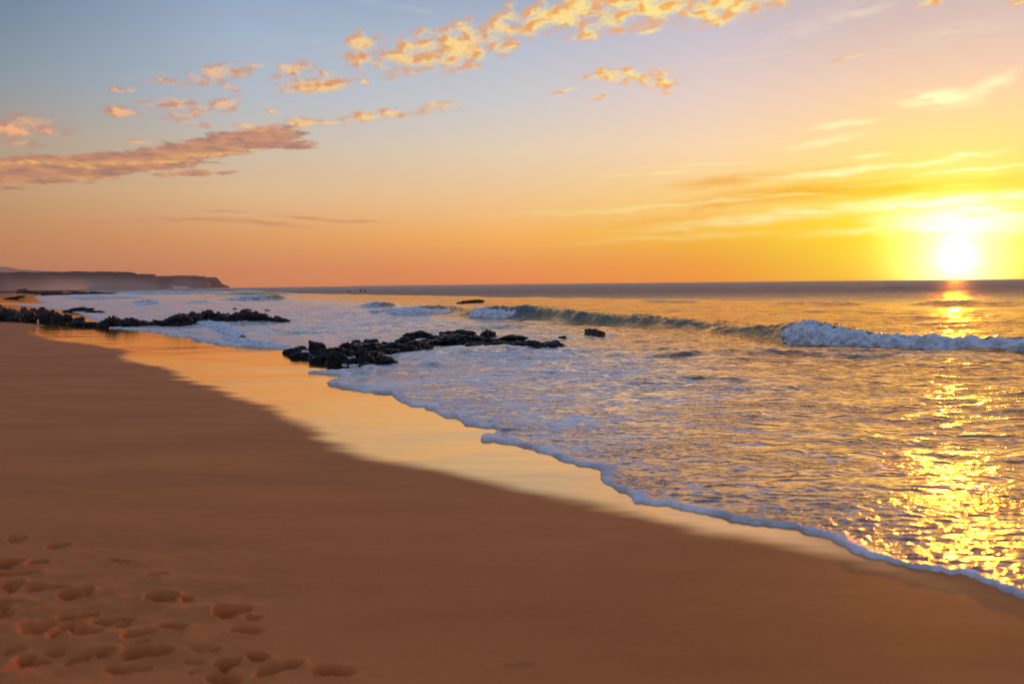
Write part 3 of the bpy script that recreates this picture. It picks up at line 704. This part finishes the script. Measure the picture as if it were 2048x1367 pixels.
def build_sea():
    azs = np.concatenate([np.arange(-100, -40, 1.5), np.arange(-40, -34, 0.3), np.arange(-34, 34.5, 0.07), np.arange(34.5, 45, 0.25), np.arange(45, 130, 1.5)])
    rv = rings(2.2, [(3.2, .02), (16, 0.0036), (60, 0.0040), (260, 0.0055), (900, .012), (2600, .02)])
    x, y, r = polar(azs, rv)
    nr, nc = len(rv), len(azs)
    near = r < 330
    dW = np.full(x.shape, 60.0)
    dW[near] = fields(x[near], y[near])
    far_in = inside(x[~near], y[~near], water_poly)
    dW[~near] = np.where(far_in, 60.0, -60.0)
    keep = dW > -0.5
    k2 = keep.reshape(nr, nc)
    idx = np.where(keep)[0]
    x, y, r, d = x[idx], y[idx], r[idx], dW[idx]
    # scalloped edge
    sc_ = np.clip(r / 7.0, .6, 3)
    d = d + 0.055 * sc_ * (np.abs(pn2(x * 2.6 / sc_, y * 2.6 / sc_, 60)) * 2 - .5) + 0.045 * sc_ * (np.abs(pn2(x * 6 / sc_, y * 7 / sc_, 61)) * 2 - .5)
    z = np.zeros_like(x); foam = np.zeros_like(x); teal = np.zeros_like(x)
    # wind chop
    dr = np.where(r < 16, .0036, np.where(r < 60, .004, .0055)) * r
    shore = sst(d, 0.3, 5.0)
    R2 = np.random.RandomState(9)
    warp = 0.8 * pn2(x * .11, y * .11, 77); wy = y + 1.2 * pn2(x * .13 + 9, y * .13, 78); wx = x + warp
    for k in range(70):
        lam = 0.32 * (26 / 0.32) ** (k / 69.0)
        th = R2.normal(rad(-78), rad(34))
        kx, ky = math.cos(th) * 2 * math.pi / lam, math.sin(th) * 2 * math.pi / lam
        amp = 0.0034 * lam ** 0.62 * R2.uniform(.5, 1.4)
        if lam > 6: amp *= (6 / lam) ** 0.7
        att = sst(lam / dr, 2.2, 5)
        ph = kx * wx + ky * wy + R2.uniform(0, 6.28)
        s = np.sin(ph)
        z += amp * att * (s + 0.25 * np.cos(2 * ph))
    z *= 0.06 + 0.94 * shore
    gust = 0.65 + 0.7 * sst(fbm2(x * 0.06, y * 0.12, 90, 3), -.5, .6)
    z *= gust
    # mid-size chop from noise, elongated along the crests
    nz = fbm2(x * 0.9, y * 2.1, 30, 4, .55); att = sst(1 / dr, 3, 8)
    z += 0.024 * nz * (0.10 + .9 * sst(d, .4, 6)) * att
    # bubbly relief of the thin run-up
    sw = np.exp(-np.maximum(d, 0) / 1.9) * sst(r, 40, 20)
    z += 0.016 * (np.abs(pn2(x * 6, y * 8, 31)) * 2 - .5) * sw * sst(0.14 / dr, 1.2, 3)
    z += 0.008 * pn2(x * 13, y * 16, 32) * sw * sst(0.07 / dr, 1.0, 3)
    # crests
    for c in CR:
        pl = np.array(c.pl); pad = c.wb * 3
        m = (x > pl[:, 0].min() - pad) & (x < pl[:, 0].max() + pad) & (y > pl[:, 1].min() - c.wf * 3 - .5) & (y < pl[:, 1].max() + pad)
        if not m.any(): continue
        xm, ym = x[m], y[m]
        wob = 0.12 * c.wf * pn2(xm * .8, ym * .8, 50) * 2
        dist, par, side = seg_dist(xm, ym, pl)
        s = dist * side + wob - c.wf * 1.3                # + is seaward
        h = np.interp(par, np.arange(len(pl)), c.h); fo = np.interp(par, np.arange(len(pl)), c.fo)
        endf = sst(par, 0, .6) * sst(len(pl) - 1 - par, 0, .6)
        s_ = np.where(s < 0, s / c.wf, s / c.wb)
        pr = np.exp(-s_ ** 2)
        hmax = c.h.max()
        hv = h * (1 + .10 * pn2(xm * .8, ym * .3, 51) + .07 * pn2(xm * 3.0, ym * 1.0, 52))
        z[m] += hv * pr * endf
        z[m] += hv * pr * endf * (.10 * pn2(xm * 5, ym * 5, 55) + .05 * pn2(xm * 12, ym * 9, 56)) * sst(c.wf, 1.0, .5)
        z[m] -= 0.10 * h * np.exp(-((s + 2.2 * c.wf) / (1.1 * c.wf)) ** 2) * endf
        # striations running up the face
        face = np.exp(-((s + .5 * c.wf) / (.8 * c.wf)) ** 2)
        z[m] += face * h * (.13 * pn2(xm * 4.0 + ym * 1.5, ym * 1.2, 53) + .06 * pn2(xm * 11 + ym * 3, ym * 3.0, 54)) * endf
        teal[m] = np.maximum(teal[m], np.minimum(c.teal * h / (hmax * .5), 1) * endf * np.exp(-((s + .3 * c.wf) / (1.0 * c.wf)) ** 2))
        foam[m] = np.maximum(foam[m], fo * endf * np.exp(-(s / (1.6 * c.wf)) ** 2))
    for (g, a, rx, ry, am) in foam_blobs():
        dx, dy = x - g[0], y - g[1]
        ux = dx * math.cos(a) - dy * math.sin(a); uy = dx * math.sin(a) + dy * math.cos(a)
        q = np.exp(-((ux / rx) ** 2 + (uy / ry) ** 2) * 1.2)
        foam = 1 - (1 - foam) * (1 - am * q)
    for (rx0, ry0, w_, d_) in ALLROCK:
        q2 = ((x - rx0) / (w_ + .35)) ** 2 + ((y - ry0) / (d_ + .35)) ** 2
        foam = np.maximum(foam, .9 * np.exp(-np.maximum(q2 - .8, 0) * 2.5))
    foam = foam * (1 - .85 * sst(teal, .3, .8) * (foam < .8))
    # thin foamy run-up near its front
    fbig = fbm2(x * .5, y * .9, 95, 3)
    swash = np.clip(np.exp(-np.maximum(d - .1, 0) / (0.8 + .12 * r)) * (0.9 + .5 * fbig), 0, 1) * (1 - .45 * sst(x, -1, 2.5))
    lipw = (0.070 + 0.0095 * r) * np.clip(1 + 1.2 * pn2(x * 1.6, y * 1.6, 96) + .6 * pn2(x * 6, y * 6, 98), .3, 2.4)
    lip = 1 - sst(d, lipw * .55, lipw * 1.35)
    # rounded foam lip at the very edge
    e = np.clip(d / (lipw * .45), 0, 1)
    lh = (0.014 + 0.0022 * np.minimum(r, 20)) * (1 + .35 * pn2(x * 3.5, y * 3.5, 97))
    prof = np.sqrt(np.clip(1 - (1 - e) ** 2, 0, 1)) * (1 - .72 * sst(d, lipw * .45, lipw * 1.6))
    z = np.where(d > 0, np.maximum(z * sst(d, 0, .5), -0.002 - .2 * sst(d, 1.0, 6)) + lh * prof * (1 - .9 * sst(d, 2, 6)) + .003, -0.10 + 0 * z)
    land_guard = d < -.06
    z = np.where(d <= 0, np.maximum(d, -.06) * 3.0, z)
    swash = np.where(d > 0, swash, 1); lip = np.where(d > 0, lip, 1)
    full = np.zeros((nr * nc, 3)); full[idx] = np.stack([x, y, z], 1)
    at = {}
    for n_, v_ in (('foam', foam), ('swash', swash), ('teal', teal), ('lip', lip), ('open', sst(np.where(d > 59, r, d), 30, 190))):
        f_ = np.zeros(nr * nc); f_[idx] = v_; at[n_] = f_
    rr, cc = np.meshgrid(np.arange(nr - 1), np.arange(nc - 1), indexing='ij')
    a_ = rr * nc + cc
    Q = np.stack([a_, a_ + 1, a_ + nc + 1, a_ + nc], -1).reshape(-1, 4)
    Q = Q[keep[Q].all(1)]
    V, Q, at = compact(full, Q, at)
    print('sea verts', len(V))
    return struct(mesh_np('sea_water', V, Q, SEA, at))
build_sea()

# ------------------------------------------------------------------ white water
def whitewater(pts, seed, depth=1.1, res=0.03, name='breaking_wave', spray=200):
    """pts: (px, base py, height px). lumpy foam roller along a line"""
    pl = np.array([ground(p[0], p[1]) for p in pts]); hh = np.array([p[2] for p in pts]) * pl[:, 1] / F
    sl = np.concatenate([[0], np.cumsum(np.hypot(*np.diff(pl, axis=0).T))])
    n = int(sl[-1] / res) + 2; m = max(int(hh.max() * 4.2 / res), 16)
    s = np.linspace(0, sl[-1], n); th = np.linspace(-0.12, math.pi * 0.9, m)
    px = np.interp(s, sl, pl[:, 0]); py = np.interp(s, sl, pl[:, 1]); h = np.interp(s, sl, hh)
    h = h * (1 + .22 * pn2(s * 1.2, s * 0, seed) + .13 * pn2(s * 3.1, s * 0 + 4, seed + 1))
    tx, ty = np.gradient(px), np.gradient(py); L = np.hypot(tx, ty); tx /= L; ty /= L
    nx, ny = ty, -tx                      # towards the shore when the line runs left to right
    S, TH = np.meshgrid(np.arange(n), th, indexing='ij')
    S = S.ravel(); TH = TH.ravel()
    hs = h[S]; bulge = 1 + .18 * pn2(s[S] * .9, TH * .0 + 3, seed + 5)
    cx_, cz_ = np.cos(TH), np.sin(TH)
    off = hs * depth * (.75 * cx_ - .35) * bulge
    V = np.stack([px[S] + nx[S] * off, py[S] + ny[S] * off, hs * cz_ * .92], 1)
    N = np.stack([nx[S] * cx_, ny[S] * cx_, cz_], 1)
    q = np.stack([V[:, 0], V[:, 1], V[:, 2]], 1)
    hm = max(hh.max(), .12)
    bil = 0; a = .28; fq = 1.5 / hm
    for k in range(5):
        bil = bil + a * (np.sqrt(pn3(q * fq + k * 5.1, seed + 10 + k) ** 2 + .012) * 1.9 - .5); a *= .5; fq *= 2.0
    V += N * (bil * np.minimum(hs, hm) * 1.0)[:, None]
    V[:, 2] = np.maximum(V[:, 2], -.05)
    Q = grid_faces(n, m)[:, ::-1]
    Vs, Qs = [V], [Q]
    R = np.random.RandomState(seed)
    iv, iq = ICO[2]
    base = len(V); tri = []
    o = mesh_np(name, V, Q, WHITE)
    # torn droplets above the crest as part of the same mesh
    if spray:
        sv_, sq_ = [], []
        for k in range(spray):
            i = R.randint(0, n); hh_ = h[i]
            if hh_ < .05: continue
            rr = R.uniform(.003, .011) * (1 + py[i] / 60)
            p = np.array([px[i] + R.normal(0, .12) * hh_, py[i] + R.uniform(-.1, .5) * hh_, hh_ * (0.95 + abs(R.normal(0, .16)))])
            sq_.append(iq + sum(len(a_) for a_ in sv_)); sv_.append(iv * rr * np.array([1.3, 1, .8]) + p)
        V2 = np.concatenate(sv_); Q2 = np.concatenate(sq_)
        Va = np.concatenate([V, V2]); 
        me = o.data; old = me
        me = bpy.data.meshes.new(name)
        Qf = np.concatenate([Q.ravel(), (Q2 + len(V)).ravel()]).astype(np.int32)
        st = np.concatenate([np.arange(0, Q.size, 4), Q.size + np.arange(0, Q2.size, 3)]).astype(np.int32)
        me.vertices.add(len(Va)); me.vertices.foreach_set('co', Va.astype(np.float32).ravel())
        me.loops.add(len(Qf)); me.loops.foreach_set('vertex_index', Qf)
        me.polygons.add(len(st)); me.polygons.foreach_set('loop_start', st)
        me.update(calc_edges=True); me.polygons.foreach_set('use_smooth', np.full(len(st), True))
        me.materials.append(WHITE); o.data = me; bpy.data.meshes.remove(old)
    return struct(o)
whitewater([(1572, 676, 16), (1584, 682, 38), (1605, 686, 42), (1640, 689, 38), (1700, 692, 33), (1780, 696, 30), (1860, 699, 29), (1950, 701, 27), (2048, 703, 25), (2150, 708, 22), (2250, 715, 10)], 1, res=.028, spray=260)
whitewater([(938, 633, 6), (952, 636, 20), (975, 637, 22), (1010, 637, 17), (1040, 636, 15), (1066, 634, 7)], 2, res=.04, spray=160)
whitewater([(776, 628, 5), (795, 630, 13), (820, 630, 16), (850, 629, 13), (885, 626, 9), (905, 623, 4)], 3, res=.045, spray=100)
whitewater([(385, 648, 4), (410, 652, 11), (440, 660, 12), (465, 671, 12), (480, 676, 8)], 4, res=.035, spray=80, depth=1.6)
whitewater([(445, 676, 4), (470, 685, 10), (500, 690, 11), (540, 693, 9), (575, 695, 4)], 5, res=.03, spray=80, depth=1.6)
whitewater([(470, 584, 3), (500, 585, 5), (530, 584.6, 3)], 6, res=.2, spray=0)
whitewater([(330, 576.8, 2), (345, 577.0, 4), (362, 576.8, 4), (380, 576.6, 2)], 7, res=.5, spray=0)
whitewater([(130, 596, 3), (160, 598, 6), (200, 598, 7), (240, 597, 6), (285, 596, 3)], 8, res=.12, spray=0, depth=1.5)
whitewater([(235, 587, 2), (262, 588, 5), (300, 588.5, 5), (340, 588, 3)], 9, res=.2, spray=0, depth=1.5)

# ------------------------------------------------------------------ headlands
def headland(name, prof, dist, seed, deep=260, n=500, talus=0.35, right_slope=0):
    """prof: (px, top py, base py or None); dist(px) metres"""
    us = np.linspace(prof[0][0], prof[-1][0], n)
    tops = np.interp(us, [p[0] for p in prof], [p[1] for p in prof])
    D = np.interp(us, [d[0] for d in dist], [d[1] for d in dist])
    bx = (us - 1024) / F * D * 1.0
    hz = np.array([hor(u) for u in us])
    H = 2 + (hz - tops) * D / F
    rows = [(0, 0, -1), (0.02, 0.02, 0), (.06, .22, .3), (.10, .38, .6), (.13, .60, .8), (.15, .85, 1), (.17, .96, 1), (.22, 1.0, .5), (.5, 1.0, .3), (1.0, .98, .2)]
    fr = np.linspace(0, 1, 46)
    ks = np.array([r[0] for r in rows]); zs = np.array([r[1] for r in rows])
    off = np.concatenate([np.linspace(0, .22, 40), np.linspace(.25, 1, 8)])
    V = []
    for o_ in off:
        zf = np.interp(o_, ks, zs)
        yy = D + o_ * deep + 6 * 0
        xx = bx * (yy / D)
        V.append(np.stack([xx, yy, H * zf], 1))
    V = np.concatenate(V)
    q = V * np.array([.02, .02, .05])
    face = np.clip(V[:, 2] / 6, 0, 1)
    V[:, 1] += 14 * fbm3(q, seed, 5, .55) * face
    V[:, 2] += (1.2 * fbm3(V * .06, seed + 5, 4, .5) + .35 * pn3(V * .25, seed + 7)) * face * (H.max() / 22)
    V[:, 2] = np.where(V[:, 2] < .3, -1.5, V[:, 2])
    Q = grid_faces(len(off), n)
    return struct(mesh_np(name, V, Q, CLIFF))
headland('headland', [(-700, 536), (-300, 538), (0, 541.5), (30, 542.5), (58, 540), (75, 542), (175, 540.5), (230, 541), (272, 543), (276, 546), (295, 545.5), (306, 546.5), (312, 552), (322, 562), (336, 569), (350, 575.5)],
         [(-700, 300), (0, 620), (200, 760), (350, 900)], 5)
headland('headland', [(200, 550), (300, 550.5), (395, 551), (408, 552), (416, 555), (419, 563), (422, 573.5)], [(200, 1500), (422, 1700)], 6, n=240)
headland('headland', [(380, 554), (425, 554.2), (436, 555), (442, 560), (446, 567), (456, 571), (462, 573.2)], [(380, 2000), (462, 2150)], 7, n=200, deep=120)
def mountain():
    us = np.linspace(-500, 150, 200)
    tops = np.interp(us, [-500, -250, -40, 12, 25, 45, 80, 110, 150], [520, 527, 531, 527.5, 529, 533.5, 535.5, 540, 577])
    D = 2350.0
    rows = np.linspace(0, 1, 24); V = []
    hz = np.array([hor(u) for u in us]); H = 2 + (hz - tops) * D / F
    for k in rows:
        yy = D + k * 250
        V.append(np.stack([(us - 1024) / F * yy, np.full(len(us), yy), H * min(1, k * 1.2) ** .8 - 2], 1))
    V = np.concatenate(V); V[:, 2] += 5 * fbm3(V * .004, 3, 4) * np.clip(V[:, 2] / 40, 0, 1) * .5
    return struct(mesh_np('mountain', V, grid_faces(len(rows), len(us)), m_plain('far rock tinted as haze', (.60, .24, .12), .9)))  # distance haze painted into the pale, warm base colour
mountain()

# ------------------------------------------------------------------ surfers
SUIT = m_plain('black wetsuit', (0.012, 0.012, 0.016)); SKIN = m_plain('skin', (0.35, 0.18, 0.12)); BOARD = m_plain('surfboard', (0.35, 0.33, 0.30), .3); HAIR = m_plain('hair', (0.02, 0.012, 0.008))
def skin_mesh(name, verts, edges, radii, mat, root=0, sub=1):
    me = bpy.data.meshes.new(name); me.from_pydata(verts, edges, [])
    o = bpy.data.objects.new(name, me); C.objects.link(o)
    md = o.modifiers.new('skin', 'SKIN'); md.use_smooth_shade = True
    for i, r_ in enumerate(radii):
        me.skin_vertices[0].data[i].radius = r_ if isinstance(r_, tuple) else (r_, r_)
        me.skin_vertices[0].data[i].use_root = (i == root)
    s_ = o.modifiers.new('sub', 'SUBSURF'); s_.levels = sub; s_.render_levels = sub
    me.materials.append(mat)
    return o
def surfer(u, v, label, blabel, seed, prone=False, turn=0.0):
    gx, gy = ground(u, v); 
    # board
    n = 24; VB = []; QB = []
    for i in range(n + 1):
        t_ = i / n; x_ = (t_ - .5) * 2.2; wd = .26 * (max(0, 1 - abs(2 * t_ - 1) ** 2.3)) ** .6 + .004; zz = .10 * abs(2 * t_ - 1) ** 3
        for (a, b) in ((-1, 0), (-.7, .03), (.7, .03), (1, 0), (.7, -.03), (-.7, -.03)): VB.append((wd * a, x_, zz + b))
    for i in range(n):
        for j in range(6):
            a = i * 6 + j; b = i * 6 + (j + 1) % 6; QB.append((a, b, b + 6, a + 6))
    bo = mesh_np('surfboard', np.array(VB), np.array(QB), BOARD); bo.location = (gx, gy, .05); bo.rotation_euler = (0 if prone else rad(6), 0, turn)
    tag(bo, blabel, 'surfboard')
    if prone:
        vs = [(0, -.1, .17), (0, .15, .18), (0, .40, .24), (0, .52, .30), (0, .66, .38), (.20, .40, .24), (.36, .55, .12), (.38, .78, .02), (-.20, .40, .24), (-.36, .35, .10), (-.36, .15, -.05), (.10, -.18, .15), (.12, -.6, .13), (.12, -1.0, .12), (-.10, -.18, .15), (-.12, -.6, .13), (-.12, -1.0, .12)]
        hd = (0, .70, .40)
    else:
        vs = [(0, -.1, .10), (0, -.08, .32), (0, -.03, .56), (0, 0, .66), (0, .02, .78), (.19, -.03, .55), (.25, .02, .30), (.20, .20, .14), (-.19, -.03, .55), (-.25, .02, .30), (-.20, .20, .14), (.12, -.05, .08), (.34, .22, .06), (.36, .25, -.30), (-.12, -.05, .08), (-.34, .22, .06), (-.36, .25, -.30)]
        hd = (0, .03, .84)
    ed = [(0, 1), (1, 2), (2, 3), (3, 4), (2, 5), (5, 6), (6, 7), (2, 8), (8, 9), (9, 10), (0, 11), (11, 12), (12, 13), (0, 14), (14, 15), (15, 16)]
    rd = [.14, .13, .15, .06, .07, .065, .045, .035, .065, .045, .035, .10, .07, .05, .10, .07, .05]
    o = skin_mesh('person', vs, ed, rd, SUIT)
    o.location = (gx, gy, .07); o.rotation_euler = (0, 0, turn)
    tag(o, label, 'person', 'surfers waiting on their boards')
    hv, hq = ICO[3]; h_ = hv * np.array([.078, .095, .115])
    h_[:, 1] += np.where((hv[:, 1] > .7) & (abs(hv[:, 2]) < .3), .018, 0)
    hh = mesh_np('head', h_ + np.array(hd), hq, SKIN, parent=o)
    hr = hv * np.array([.088, .103, .122]); 
    f_ = hq[(hv[hq].mean(1)[:, 2] > .15) | (hv[hq].mean(1)[:, 1] < -.1)]
    mesh_np('hair', hr + np.array(hd) + np.array([0, -.006, .006]), f_, HAIR, parent=o)
    return o
surfer(722, 584.6, 'left one of two people sitting up on surfboards beyond the waves', 'surfboard under the left one of the two sitting surfers', 1, turn=.9)
surfer(730, 584.8, 'right one of two people sitting on surfboards beyond the waves, leaning lower', 'surfboard under the right one of the two sitting surfers', 2, turn=-.5)
surfer(698.5, 584.6, 'person lying low on a surfboard left of the two sitting surfers', 'surfboard under the person lying low on the water', 3, prone=True, turn=1.2)

# pale post on the sand by the left rocks
def post():
    gx, gy = ground(76, 649.5)
    vs = []; n = 10; prof_ = [(.05, -.1), (.05, .10), (.045, .24), (.04, .30), (.0, .31)]
    for r_, z_ in prof_:
        for i in range(n):
            a = 2 * math.pi * i / n; vs.append((r_ * math.cos(a) + .03 * z_, r_ * math.sin(a), z_))
    Q = [(k * n + i, k * n + (i + 1) % n, (k + 1) * n + (i + 1) % n, (k + 1) * n + i) for k in range(len(prof_) - 1) for i in range(n)]
    o = mesh_np('post', np.array(vs), np.array(Q), m_plain('weathered pale wood', (.55, .52, .48), .8)); o.location = (gx, gy, 0)
    tag(o, 'short thin pale post standing in wet sand before the left rock pile', 'post')
post()

# ------------------------------------------------------------------ haze
def box(name, x0, x1, y0, y1, z0, z1, col, dens, aniso):
    V = np.array([(x, y, z) for x in (x0, x1) for y in (y0, y1) for z in (z0, z1)], float)
    Q = np.array([(0, 1, 3, 2), (4, 6, 7, 5), (0, 4, 5, 1), (2, 3, 7, 6), (0, 2, 6, 4), (1, 5, 7, 3)])
    m = bpy.data.materials.new(name); m.use_nodes = True; t = NT(m.node_tree)
    t.n.remove(t.n['Principled BSDF'])
    v = t.new('ShaderNodeVolumePrincipled'); v.inputs['Color'].default_value = (*col, 1); v.inputs['Density'].default_value = dens; v.inputs['Anisotropy'].default_value = aniso
    t.l.new(v.outputs[0], t.n['Material Output'].inputs['Volume'])
    o = mesh_np(name, V, Q, m, smooth=False); o['kind'] = 'stuff'
    return o
box('haze', -3200, 3200, -3200, 3200, -8, 110, (.95, .85, .8), 0.00009, 0.3)

def mist():
    o = box('sea_mist', -560, -325, 600, 880, 0.3, 16, (.95, .82, .76), 0.004, 0.3)
    t = NT(o.data.materials[0].node_tree); v = t.n['Principled Volume']
    co = t.new('ShaderNodeTexCoord').outputs['Object']
    z = t.new('ShaderNodeSeparateXYZ'); t.put(z.inputs[0], co)
    n = t.noise(co, 0.02, 2, 0.5)
    t.put(v.inputs['Density'], t.math('MULTIPLY', t.math('MULTIPLY', t.mr(z.outputs[2], 15, 0), 0.0075), t.mr(n, .3, .6)))
mist()
